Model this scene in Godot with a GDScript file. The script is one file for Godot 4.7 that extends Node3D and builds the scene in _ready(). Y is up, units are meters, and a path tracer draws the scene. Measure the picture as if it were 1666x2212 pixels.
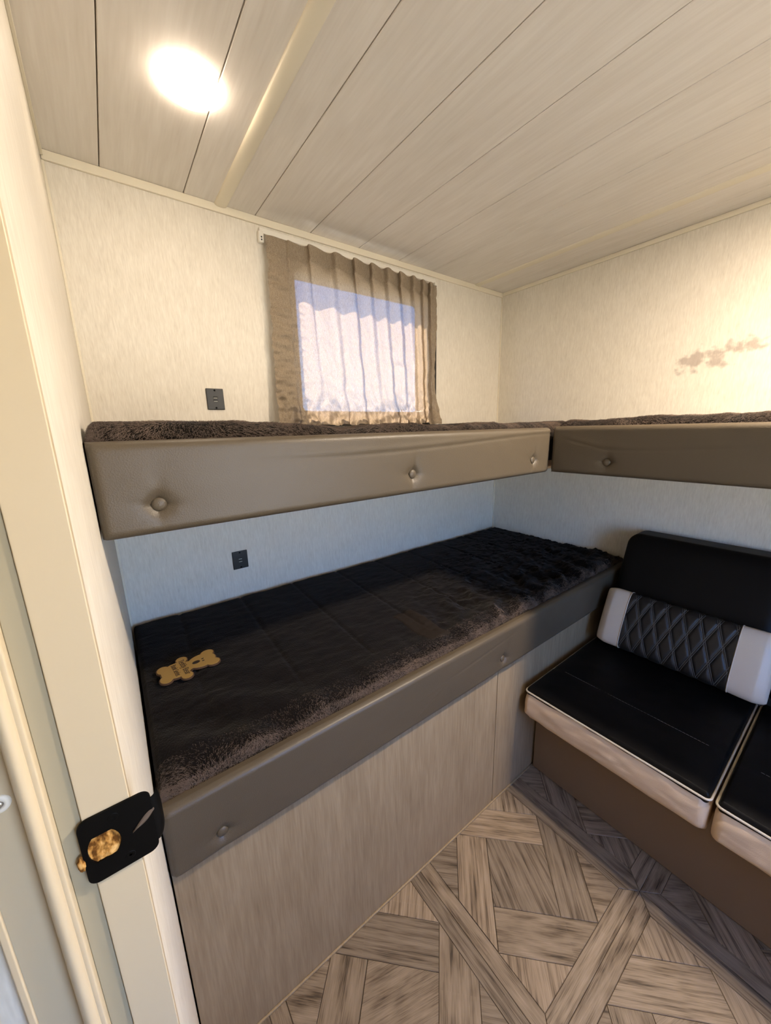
extends Node3D
# A bunk room in a travel trailer. Metres, y up: window wall in the plane z = 0, end wall in the plane x = 0,
# partition with the doorway in the plane x = -1.88, floor y = 0, ceiling y = 2.029.

const H := 2.029
const XP := -1.88        # room face of the partition
const ZR := 2.30         # face of the wall opposite the window wall
const ZF := 0.77         # front of the bunks over the window wall
const XB := -0.762       # front of the bunk over the sofa
const DZ := 1.103        # door jamb

var M := {}
var used := {}

# ------------------------------------------------------------------ geometry
class Geo:
	var v := PackedVector3Array()
	var n := PackedVector3Array()
	var uv := PackedVector2Array()
	var ix := PackedInt32Array()

	# convex flat polygon whose front looks along hint
	func face(p: Array, hint: Vector3, uvs: Array = []) -> void:
		var nn := Vector3.ZERO
		for i in range(1, p.size() - 1):
			nn += (p[i] - p[0]).cross(p[i + 1] - p[0])
		if nn.length() < 1e-14:
			return
		nn = nn.normalized()
		var back := nn.dot(hint) < 0.0
		if back:
			nn = -nn
		var b := v.size()
		for i in p.size():
			v.append(p[i]); n.append(nn)
			uv.append(uvs[i] if uvs.size() > 0 else Vector2.ZERO)
		for i in range(1, p.size() - 1):
			if back:
				ix.append_array([b, b + i, b + i + 1])
			else:
				ix.append_array([b, b + i + 1, b + i])

	func box(lo: Vector3, hi: Vector3) -> void:
		for s in [0.0, 1.0]:
			var x: float = lerpf(lo.x, hi.x, s)
			var y: float = lerpf(lo.y, hi.y, s)
			var z: float = lerpf(lo.z, hi.z, s)
			var d: float = s * 2.0 - 1.0
			face([Vector3(x, lo.y, lo.z), Vector3(x, hi.y, lo.z), Vector3(x, hi.y, hi.z), Vector3(x, lo.y, hi.z)], Vector3(d, 0, 0))
			face([Vector3(lo.x, y, lo.z), Vector3(hi.x, y, lo.z), Vector3(hi.x, y, hi.z), Vector3(lo.x, y, hi.z)], Vector3(0, d, 0))
			face([Vector3(lo.x, lo.y, z), Vector3(hi.x, lo.y, z), Vector3(hi.x, hi.y, z), Vector3(lo.x, hi.y, z)], Vector3(0, 0, d))

	# smooth grid; f(i, j) gives the point, the front looks along du x dv (flip turns it)
	func grid(nu: int, nv: int, f: Callable, flip := false, wrap := false) -> void:
		var b := v.size()
		var p := PackedVector3Array()
		for j in nv + 1:
			for i in nu + 1:
				p.append(f.call(float(i) / nu, float(j) / nv))
		var w := nu + 1
		for j in nv + 1:
			for i in nu + 1:
				var i0 := i - 1
				var i1 := i + 1
				if wrap:
					i0 = (i - 1 + nu) % nu
					i1 = (i + 1) % nu
				var du: Vector3 = p[j * w + (i1 if wrap else mini(i1, nu))] - p[j * w + (i0 if wrap else maxi(i0, 0))]
				var dv: Vector3 = p[mini(j + 1, nv) * w + i] - p[maxi(j - 1, 0) * w + i]
				var nn := du.cross(dv).normalized()
				if nn.length() < 0.5:
					var jj := clampi(j, 1, nv - 1)
					var ii := clampi(i, 1, nu - 1)
					nn = (p[jj * w + ii + 1] - p[jj * w + ii - 1]).cross(p[(jj + 1) * w + ii] - p[(jj - 1) * w + ii]).normalized()
				v.append(p[j * w + i])
				n.append(-nn if flip else nn)
				uv.append(Vector2(float(i) / nu, float(j) / nv))
		for j in nv:
			for i in nu:
				var a := b + j * w + i
				if flip:
					ix.append_array([a, a + 1, a + w + 1, a, a + w + 1, a + w])
				else:
					ix.append_array([a, a + w + 1, a + 1, a, a + w, a + w + 1])

	# box with rounded edges; warp(point) may move every point
	func rbox(lo: Vector3, hi: Vector3, r: float, seg := 3, mid := 1, warp = null) -> void:
		var ax := [[], [], []]
		for k in 3:
			for s in seg + 1:
				ax[k].append(lo[k] + r * s / seg)
			for s in range(1, mid):
				ax[k].append(lerpf(lo[k] + r, hi[k] - r, float(s) / mid))
			for s in seg + 1:
				ax[k].append(hi[k] - r + r * s / seg)
		for k in 3:
			var a: int = (k + 1) % 3
			var c: int = (k + 2) % 3
			for side in 2:
				var fn := func(s: float, t: float) -> Vector3:
					var q := Vector3.ZERO
					q[a] = ax[a][roundi(s * (ax[a].size() - 1))]
					q[c] = ax[c][roundi(t * (ax[c].size() - 1))]
					q[k] = hi[k] if side == 1 else lo[k]
					var inner := q.clamp(lo + Vector3.ONE * r, hi - Vector3.ONE * r)
					var d := (q - inner).normalized()
					var o := inner + d * r
					return warp.call(o) if warp != null else o
				var first := v.size()
				grid(ax[a].size() - 1, ax[c].size() - 1, fn, side == 0)
				if warp == null:
					for q in range(first, v.size()):
						var inn := v[q].clamp(lo + Vector3.ONE * r, hi - Vector3.ONE * r)
						n[q] = (v[q] - inn).normalized()

	func tube(path: Array, r: float, seg := 8, closed := false) -> void:
		var m := path.size()
		var frames := []
		var up := Vector3(0.13, 0.97, 0.21).normalized()
		for i in m:
			var t: Vector3
			if closed:
				t = path[(i + 1) % m] - path[(i - 1 + m) % m]
			else:
				t = path[mini(i + 1, m - 1)] - path[maxi(i - 1, 0)]
			t = t.normalized()
			var s := (up - t * up.dot(t)).normalized()
			frames.append([s, t.cross(s)])
		var rings := m if closed else m - 1
		var fn := func(s: float, u: float) -> Vector3:
			var i := roundi(u * rings) % m
			var a := -s * TAU
			return path[i] + (frames[i][0] * cos(a) + frames[i][1] * sin(a)) * r
		grid(seg, rings, fn, false, true)
		if not closed:
			for e in 2:
				var i: int = 0 if e == 0 else m - 1
				var ring := []
				for k in seg:
					var a := TAU * k / seg
					ring.append(path[i] + (frames[i][0] * cos(a) + frames[i][1] * sin(a)) * r)
				face(ring, (path[0] - path[1]) if e == 0 else (path[m - 1] - path[m - 2]))

	# turned shape: profile of (radius, height) from the rim to the top, about axis through o
	func lathe(o: Vector3, axis: Vector3, prof: Array, seg := 24) -> void:
		var side := axis.cross(Vector3(0.31, 0.2, 0.93)).normalized()
		var other := axis.cross(side)
		var fn := func(s: float, t: float) -> Vector3:
			var q: Vector2 = prof[roundi(t * (prof.size() - 1))]
			var a := s * TAU
			return o + axis * q.y + (side * cos(a) + other * sin(a)) * q.x
		grid(seg, prof.size() - 1, fn, false, true)

	# flat polygon (x, y) pulled out along z by depth, then placed by xf
	func prism(poly: PackedVector2Array, depth: float, xf: Transform3D) -> void:
		var t := Geometry2D.triangulate_polygon(poly)
		var up := xf.basis.z
		for i in range(0, t.size(), 3):
			var q := []
			var q0 := []
			for k in 3:
				var c := poly[t[i + k]]
				q.append(xf * Vector3(c.x, c.y, depth))
				q0.append(xf * Vector3(c.x, c.y, 0))
			face(q, up)
			face(q0, -up)
		var sgn := -1.0 if Geometry2D.is_polygon_clockwise(poly) else 1.0
		for i in poly.size():
			var a := poly[i]
			var c := poly[(i + 1) % poly.size()]
			var nn := Vector3(c.y - a.y, a.x - c.x, 0) * sgn
			face([xf * Vector3(a.x, a.y, 0), xf * Vector3(c.x, c.y, 0), xf * Vector3(c.x, c.y, depth), xf * Vector3(a.x, a.y, depth)], xf.basis * nn)

	func mesh(center: Vector3) -> ArrayMesh:
		var p := PackedVector3Array()
		p.resize(v.size())
		for i in v.size():
			p[i] = v[i] - center
		var a := []
		a.resize(Mesh.ARRAY_MAX)
		a[Mesh.ARRAY_VERTEX] = p
		a[Mesh.ARRAY_NORMAL] = n
		a[Mesh.ARRAY_TEX_UV] = uv
		a[Mesh.ARRAY_INDEX] = ix
		var m := ArrayMesh.new()
		m.add_surface_from_arrays(Mesh.PRIMITIVE_TRIANGLES, a)
		return m

	func middle() -> Vector3:
		if v.is_empty():
			return Vector3.ZERO
		var b := AABB(v[0], Vector3.ZERO)
		for q in v:
			b = b.expand(q)
		return b.get_center()

# ------------------------------------------------------------------ objects
func numbered(called: String, parent: Node) -> String:
	var key := str(parent.get_instance_id()) + called
	var k: int = used.get(key, 0)
	used[key] = k + 1
	return called if k == 0 else "%s_%03d" % [called, k]

func tag(o: Node, label := "", category := "", group := "", kind := "") -> Node:
	if label != "": o.set_meta("label", label)
	if category != "": o.set_meta("category", category)
	if group != "": o.set_meta("group", group)
	if kind != "": o.set_meta("kind", kind)
	return o

func thing(called: String, at: Vector3, label := "", category := "", group := "") -> Node3D:
	var o := Node3D.new()
	o.name = numbered(called, self)
	add_child(o)
	o.position = at
	tag(o, label, category, group)
	return o

func struct(called: String, at: Vector3) -> Node3D:
	var o := thing(called, at)
	o.set_meta("kind", "structure")
	return o

func part(called: String, g: Geo, m: Material, parent: Node3D, label := "") -> MeshInstance3D:
	var o := MeshInstance3D.new()
	var c := g.middle()
	o.mesh = g.mesh(c)
	o.material_override = m
	o.name = numbered(called, parent)
	o.cast_shadow = GeometryInstance3D.SHADOW_CASTING_SETTING_ON
	parent.add_child(o)
	o.global_position = c
	if label != "":
		o.set_meta("label", label)
	if parent == self:
		o.set_meta("kind", "structure")
	return o

func boxpart(called: String, lo: Vector3, hi: Vector3, m: Material, parent: Node3D, r := 0.0) -> MeshInstance3D:
	var g := Geo.new()
	if r > 0.0:
		g.rbox(lo, hi, r, 2)
	else:
		g.box(lo, hi)
	return part(called, g, m, parent)

# ------------------------------------------------------------------ textures
func nz(sd: int, freq: float, oct := 3, kind := FastNoiseLite.TYPE_SIMPLEX_SMOOTH) -> FastNoiseLite:
	var f := FastNoiseLite.new()
	f.seed = sd
	f.frequency = freq
	f.noise_type = kind
	f.fractal_octaves = oct
	return f

# grey noise drawn out along v by stretch; repeats without a seam
func streaks(sd: int, w: int, h: int, freq: float, stretch: int, oct := 3) -> PackedByteArray:
	var im := nz(sd, freq, oct).get_seamless_image(w, h / stretch)
	im.convert(Image.FORMAT_L8)
	im.resize(w, h, Image.INTERPOLATE_CUBIC)
	return im.get_data()

# mixes layers of noise [bytes, weight] into a ramp between colours
func ramp_tex(w: int, h: int, layers: Array, cols: Array, gain := 1.0) -> ImageTexture:
	var d := PackedByteArray()
	d.resize(w * h * 3)
	var lut := PackedByteArray()
	lut.resize(256 * 3)
	for i in 256:
		var t := clampf((i / 255.0 - 0.5) * gain + 0.5, 0.0, 0.9999) * (cols.size() - 1)
		var c: Color = cols[int(t)].lerp(cols[int(t) + 1], t - int(t))
		lut[i * 3] = int(c.r * 255.0); lut[i * 3 + 1] = int(c.g * 255.0); lut[i * 3 + 2] = int(c.b * 255.0)
	var l0: PackedByteArray = layers[0][0]
	var w0: float = layers[0][1]
	var l1: PackedByteArray = layers[1][0]
	var w1: float = layers[1][1]
	var l2: PackedByteArray = layers[2][0]
	var w2: float = layers[2][1]
	for i in w * h:
		var k := clampi(int(l0[i] * w0 + l1[i] * w1 + l2[i] * w2), 0, 255) * 3
		d[i * 3] = lut[k]
		d[i * 3 + 1] = lut[k + 1]
		d[i * 3 + 2] = lut[k + 2]
	return ImageTexture.create_from_image(Image.create_from_data(w, h, false, Image.FORMAT_RGB8, d))

func grey_tex(w: int, h: int, d: PackedByteArray) -> ImageTexture:
	return ImageTexture.create_from_image(Image.create_from_data(w, h, false, Image.FORMAT_L8, d))

func mat(col: Color, rough := 0.6, spec := 0.5) -> StandardMaterial3D:
	var m := StandardMaterial3D.new()
	m.albedo_color = col
	m.roughness = rough
	m.metallic_specular = spec
	return m

func tri(m: StandardMaterial3D, metres: float) -> void:
	m.uv1_triplanar = true
	m.uv1_world_triplanar = true
	m.uv1_scale = Vector3.ONE / metres
	m.uv1_triplanar_sharpness = 8.0

func relief(m: StandardMaterial3D, t: Texture2D, cm: float) -> void:
	m.heightmap_enabled = true
	m.heightmap_texture = t
	m.heightmap_scale = cm

func make_materials() -> void:
	var S := 1024
	# wallpaper: fine upright strokes
	var a := streaks(11, S, S, 0.055, 8, 3)
	var b := streaks(12, S, S, 0.16, 8, 2)
	var c := streaks(13, S, S, 0.006, 1, 3)
	var m := mat(Color.WHITE, 0.55, 0.4)
	m.albedo_texture = ramp_tex(S, S, [[a, 0.40], [b, 0.42], [c, 0.18]], [Color(0.70, 0.665, 0.60), Color(0.845, 0.815, 0.755), Color(0.90, 0.875, 0.82), Color(0.945, 0.925, 0.88)], 0.75)
	tri(m, 0.62)
	relief(m, grey_tex(S, S, b), 0.018)
	M.wallpaper = m
	# ceiling boards: pale limed wood, grain along z
	a = streaks(21, S, S, 0.045, 16, 3)
	b = streaks(22, S, S, 0.13, 16, 2)
	c = streaks(23, S, S, 0.008, 4, 3)
	m = mat(Color.WHITE, 0.5, 0.4)
	m.albedo_texture = ramp_tex(S, S, [[a, 0.40], [b, 0.25], [c, 0.35]], [Color(0.79, 0.75, 0.70), Color(0.875, 0.845, 0.805), Color(0.915, 0.89, 0.855), Color(0.945, 0.925, 0.895)], 0.7)
	tri(m, 0.9)
	M.ceiling = m
	# bunk base panels: grey beige wood, grain upright
	a = streaks(31, S, S, 0.05, 16, 4)
	b = streaks(32, S, S, 0.15, 16, 2)
	c = streaks(33, S, S, 0.007, 4, 3)
	m = mat(Color.WHITE, 0.5, 0.4)
	m.albedo_texture = ramp_tex(S, S, [[a, 0.42], [b, 0.33], [c, 0.25]], [Color(0.38, 0.315, 0.23), Color(0.52, 0.45, 0.35), Color(0.59, 0.52, 0.415), Color(0.645, 0.58, 0.475)], 0.75)
	tri(m, 0.8)
	relief(m, grey_tex(S, S, b), 0.012)
	M.panel = m
	# floor wood, grain along v, several tones
	M.floor = []
	a = streaks(41, S, S, 0.032, 32, 5)
	b = streaks(42, S, S, 0.17, 32, 3)
	c = streaks(43, S, S, 0.012, 4, 4)
	for k in 4:
		var tone: Color = [Color(1, 1, 1), Color(0.94, 0.935, 0.93), Color(0.87, 0.87, 0.875), Color(1.03, 1.02, 1.01)][k]
		m = mat(Color.WHITE, 0.45, 0.4)
		var cs := []
		for q in [Color(0.17, 0.14, 0.105), Color(0.39, 0.335, 0.27), Color(0.505, 0.445, 0.37), Color(0.555, 0.495, 0.42), Color(0.62, 0.56, 0.485)]:
			cs.append(Color(minf(q.r * tone.r, 1), minf(q.g * tone.g, 1), minf(q.b * tone.b, 1)))
		m.albedo_texture = ramp_tex(S, S, [[a if k != 1 else c, 0.45], [b, 0.35], [c if k != 1 else a, 0.20]], cs, 1.45)
		relief(m, grey_tex(S, S, b), 0.012)
		M.floor.append(m)
	# leatherette grain
	var lg := nz(51, 0.09, 2, FastNoiseLite.TYPE_CELLULAR).get_seamless_image(512, 512)
	lg.convert(Image.FORMAT_L8)
	var leather := ImageTexture.create_from_image(lg)
	M.trim = mat(Color(0.305, 0.268, 0.215), 0.44, 0.45)
	tri(M.trim, 0.11)
	relief(M.trim, leather, 0.02)
	M.black_leather = mat(Color(0.045, 0.042, 0.04), 0.5, 0.28)
	tri(M.black_leather, 0.09)
	relief(M.black_leather, leather, 0.015)
	M.quilt_leather = mat(Color(0.105, 0.10, 0.095), 0.45, 0.45)
	tri(M.quilt_leather, 0.09)
	relief(M.quilt_leather, leather, 0.015)
	M.pale_leather = mat(Color(0.81, 0.755, 0.68), 0.45, 0.5)
	tri(M.pale_leather, 0.09)
	relief(M.pale_leather, leather, 0.012)
	M.beige_leather = mat(Color(0.80, 0.70, 0.58), 0.48, 0.5)
	tri(M.beige_leather, 0.1)
	relief(M.beige_leather, leather, 0.015)
	M.piping = mat(Color(0.80, 0.755, 0.67), 0.4)
	M.stitch = mat(Color(0.42, 0.41, 0.39), 0.8)
	M.sofa_base = mat(Color(0.46, 0.38, 0.30), 0.75, 0.3)
	tri(M.sofa_base, 0.12)
	relief(M.sofa_base, leather, 0.012)
	# curtain cloth
	var wv := nz(61, 0.42, 2, FastNoiseLite.TYPE_VALUE).get_seamless_image(512, 512)
	wv.convert(Image.FORMAT_L8)
	var wd := wv.get_data()
	var wl := streaks(62, 512, 512, 0.12, 8, 2)
	m = mat(Color(1, 1, 1, 0.975), 0.85, 0.2)
	m.albedo_texture = ramp_tex(512, 512, [[wd, 0.5], [wl, 0.3], [wd, 0.2]], [Color(0.48, 0.425, 0.355), Color(0.60, 0.54, 0.46), Color(0.68, 0.62, 0.54)], 1.6)
	tri(m, 0.16)
	m.transparency = BaseMaterial3D.TRANSPARENCY_ALPHA
	m.backlight_enabled = true
	m.backlight = Color(0.5, 0.495, 0.49)
	m.cull_mode = BaseMaterial3D.CULL_DISABLED
	M.curtain = m
	# plush
	a = streaks(71, 512, 512, 0.02, 2, 4)
	b = streaks(72, 512, 512, 0.16, 2, 2)
	c = streaks(73, 512, 512, 0.008, 1, 3)
	m = mat(Color.WHITE, 0.9, 0.15)
	m.albedo_texture = ramp_tex(512, 512, [[a, 0.4], [b, 0.3], [c, 0.3]], [Color(0.035, 0.026, 0.020), Color(0.062, 0.046, 0.036), Color(0.105, 0.080, 0.064)], 1.0)
	tri(m, 0.35)
	m.rim_enabled = true
	m.rim = 0.12
	m.rim_tint = 0.8
	relief(m, grey_tex(512, 512, b), 0.12)
	M.plush = m
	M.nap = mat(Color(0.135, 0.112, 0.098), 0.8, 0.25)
	m = mat(Color.WHITE, 0.7, 0.3)
	m.vertex_color_use_as_albedo = true
	m.rim_enabled = true
	m.rim = 0.15
	m.rim_tint = 0.6
	m.cull_mode = BaseMaterial3D.CULL_DISABLED
	M.fur = m
	# plain ones
	M.cream = mat(Color(0.775, 0.715, 0.60), 0.38)
	M.strip = mat(Color(0.895, 0.86, 0.775), 0.4)
	M.grey_green = mat(Color(0.62, 0.585, 0.49), 0.7)
	M.lip_reflection = mat(Color(0.36, 0.31, 0.27), 0.5)
	M.groove = mat(Color(0.52, 0.445, 0.35), 0.8)
	M.white_plastic = mat(Color(0.90, 0.88, 0.83), 0.35)
	M.black_plastic = mat(Color(0.10, 0.095, 0.09), 0.38)
	M.black_metal = mat(Color(0.018, 0.018, 0.018), 0.5, 0.25)
	M.black_frame = mat(Color(0.035, 0.035, 0.038), 0.4)
	M.steel = mat(Color(0.75, 0.74, 0.72), 0.3)
	M.steel.metallic = 0.9
	M.port = mat(Color(0.62, 0.63, 0.60), 0.45)
	M.dark = mat(Color(0.02, 0.02, 0.02), 0.6)
	M.plywood = mat(Color(0.66, 0.56, 0.43), 0.8)
	M.subfloor = mat(Color(0.22, 0.18, 0.14), 0.9)
	var sp := streaks(81, 256, 256, 0.03, 2, 4)
	m = mat(Color.WHITE, 0.85, 0.2)
	m.albedo_texture = ramp_tex(256, 256, [[sp, 0.6], [b.slice(0, 65536), 0.2], [sp, 0.2]], [Color(0.38, 0.24, 0.10), Color(0.72, 0.52, 0.26), Color(0.88, 0.70, 0.44)], 2.0)
	tri(m, 0.05)
	M.raw_wood = m
	M.tan = mat(Color(0.58, 0.46, 0.23), 0.8)
	M.tan_edge = mat(Color(0.30, 0.20, 0.11), 0.8)
	M.ink = mat(Color(0.14, 0.09, 0.06), 0.8)
	m = mat(Color(0.9, 0.95, 1.0, 0.05), 0.02, 0.5)
	m.transparency = BaseMaterial3D.TRANSPARENCY_ALPHA
	M.glass = m
	m = mat(Color(1, 0.95, 0.86), 0.4)
	m.emission_enabled = true
	m.emission = Color(1.0, 0.925, 0.835)
	m.emission_energy_multiplier = 38.0
	M.lamp_lens = m
	# the dried stain on the end wall: blotches with an outline of their own
	var im := Image.create(192, 96, false, Image.FORMAT_RGBA8)
	var f1 := nz(91, 0.03, 4)
	for y in 96:
		for x in 192:
			var px := x / 191.0
			var py := y / 95.0
			var d1 := 1.0 - Vector2((px - 0.20) / 0.24, (py - 0.60) / 0.40).length()
			var d2 := 1.0 - Vector2((px - 0.48) / 0.20, (py - 0.62) / 0.34).length()
			var d3 := 1.0 - Vector2((px - 0.75) / 0.28, (py - 0.30) / 0.24).length()
			var q := maxf(d1, maxf(d2, d3)) + f1.get_noise_2d(x, y) * 0.9 - 0.1
			im.set_pixel(x, y, Color(0.56, 0.45, 0.43, clampf(q * 1.7, 0.0, 1.0) * 0.30))
	m = mat(Color.WHITE, 0.7, 0.3)
	m.albedo_texture = ImageTexture.create_from_image(im)
	m.transparency = BaseMaterial3D.TRANSPARENCY_ALPHA
	M.stain = m

# ------------------------------------------------------------------ camera, sky, light
func set_view() -> void:
	var cam := Camera3D.new()
	cam.name = "camera"
	add_child(cam)
	cam.projection = Camera3D.PROJECTION_PERSPECTIVE
	cam.keep_aspect = Camera3D.KEEP_HEIGHT
	cam.fov = rad_to_deg(2.0 * atan(1106.0 / 796.3))
	cam.near = 0.02
	cam.far = 100.0
	var fw := Vector3(0.57873901, -0.21941058, -0.78544265)
	var rt := Vector3(0.80164116, -0.02382677, 0.59733051)
	var up := Vector3(0.14977519, 0.97534162, -0.16209907)
	cam.transform = Transform3D(Basis(rt, up, -fw), Vector3(-1.854, 1.3234, 1.3928))
	cam.current = true

	var env := Environment.new()
	env.tonemap_mode = Environment.TONE_MAPPER_LINEAR
	env.tonemap_exposure = 1.05
	env.background_mode = Environment.BG_SKY
	var sm := ProceduralSkyMaterial.new()
	sm.sky_top_color = Color(0.36, 0.55, 0.86)
	sm.sky_horizon_color = Color(0.60, 0.77, 0.96)
	sm.ground_horizon_color = Color(0.52, 0.53, 0.53)
	sm.ground_bottom_color = Color(0.50, 0.50, 0.49)
	sm.sky_energy_multiplier = 3.7
	sm.ground_energy_multiplier = 6.0
	sm.sun_angle_max = 1.0
	var sky := Sky.new()
	sky.sky_material = sm
	env.sky = sky
	env.sdfgi_enabled = true
	env.ssao_enabled = true
	env.ssil_enabled = true
	var we := WorldEnvironment.new()
	we.name = "world_environment"
	we.environment = env
	add_child(we)

	var sun := DirectionalLight3D.new()
	sun.name = "sun"
	add_child(sun)
	sun.look_at_from_position(Vector3.ZERO, Vector3(-0.03, -0.76, 0.65), Vector3.UP)
	sun.light_color = Color(1.0, 0.93, 0.84)
	sun.light_energy = 27.0
	sun.light_angular_distance = 0.6
	sun.shadow_enabled = true

# a round LED ceiling light with its own light just under the lens
func puck_light(at: Vector3, label: String, energy: float, glow: float) -> void:
	var t := thing("ceiling_light", at, label, "ceiling light", "round ceiling lights")
	var g := Geo.new()
	g.lathe(at, Vector3.DOWN, [Vector2(0.0, 0.0), Vector2(0.0530, 0.0), Vector2(0.0535, 0.0008), Vector2(0.0535, 0.0018), Vector2(0.0530, 0.0024), Vector2(0.050, 0.0024)], 48)
	part("rim", g, M.white_plastic, t)
	g = Geo.new()
	var pr := [Vector2(0.0550, 0.0004)]
	for k in 9:
		var a := PI / 2 * k / 8.0
		pr.append(Vector2(0.0560 * cos(a), 0.006 + 0.016 * sin(a)))
	g.lathe(at, Vector3.DOWN, pr, 48)
	var lens: StandardMaterial3D = M.lamp_lens.duplicate()
	lens.emission_energy_multiplier = glow
	part("lens", g, lens, t, "glowing warm white lens")
	var l := AreaLight3D.new()
	l.name = "light"
	l.area_size = Vector2(0.10, 0.10)
	l.light_color = Color(1.0, 0.925, 0.835)
	l.light_energy = energy
	l.area_range = 8.0
	l.shadow_enabled = true
	t.add_child(l)
	l.position = Vector3(0, -0.0255, 0)
	l.rotation_degrees = Vector3(-90, 0, 0)

# ------------------------------------------------------------------ shell
func wall_with_hole(called: String, z0: float, z1: float, x0: float, x1: float, hx0: float, hx1: float, hy0: float, hy1: float) -> Node3D:
	var w := struct(called, Vector3((x0 + x1) / 2, 0, (z0 + z1) / 2))
	var g := Geo.new()
	g.box(Vector3(x0, -0.03, z0), Vector3(hx0, 2.09, z1))
	g.box(Vector3(hx1, -0.03, z0), Vector3(x1, 2.09, z1))
	g.box(Vector3(hx0, -0.03, z0), Vector3(hx1, hy0, z1))
	g.box(Vector3(hx0, hy1, z0), Vector3(hx1, 2.09, z1))
	part("wallpaper_panel", g, M.wallpaper, w)
	return w

func loop_rect(x0: float, x1: float, y0: float, y1: float, r: float, seg := 6) -> Array:
	var out := []
	for q in [[x1 - r, y1 - r, 0.0], [x0 + r, y1 - r, 90.0], [x0 + r, y0 + r, 180.0], [x1 - r, y0 + r, 270.0]]:
		for k in seg + 1:
			var a := deg_to_rad(q[2] + 90.0 * k / seg)
			out.append(Vector2(q[0] + r * cos(a), q[1] + r * sin(a)))
	return out

func ring(g: Geo, outer: Array, inner: Array, z0: float, z1: float) -> void:
	var m := outer.size()
	var d := signf(z1 - z0)
	for i in m:
		var j := (i + 1) % m
		var o0: Vector2 = outer[i]
		var o1: Vector2 = outer[j]
		var i0: Vector2 = inner[i]
		var i1: Vector2 = inner[j]
		g.face([Vector3(o0.x, o0.y, z1), Vector3(o1.x, o1.y, z1), Vector3(i1.x, i1.y, z1), Vector3(i0.x, i0.y, z1)], Vector3(0, 0, d))
		var nn := Vector3(o1.y - o0.y, o0.x - o1.x, 0)
		g.face([Vector3(o0.x, o0.y, z0), Vector3(o1.x, o1.y, z0), Vector3(o1.x, o1.y, z1), Vector3(o0.x, o0.y, z1)], nn)
		g.face([Vector3(i0.x, i0.y, z0), Vector3(i1.x, i1.y, z0), Vector3(i1.x, i1.y, z1), Vector3(i0.x, i0.y, z1)], -nn)

func window(called: String, x0: float, x1: float, y0: float, y1: float, zin: float, zout: float, flange: float) -> void:
	var d := signf(zout - zin)
	var w := struct(called, Vector3((x0 + x1) / 2, y0, zin))
	var g := Geo.new()
	var outer := loop_rect(x0 - flange, x1 + flange, y0 - flange * 0.75, y1 + flange * 0.75, 0.045)
	var inner := loop_rect(x0, x1, y0, y1, 0.018)
	ring(g, outer, inner, zin, zin - d * 0.010)
	ring(g, loop_rect(x0 - 0.004, x1 + 0.004, y0 - 0.004, y1 + 0.004, 0.018), inner, zout + d * 0.006, zin - d * 0.008)
	part("frame", g, M.black_frame, w)
	g = Geo.new()
	var zm := lerpf(zin, zout, 0.7)
	g.box(Vector3(x0 - 0.002, y0 - 0.002, zm - 0.002), Vector3(x1 + 0.002, y1 + 0.002, zm + 0.002))
	part("pane", g, M.glass, w)

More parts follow.
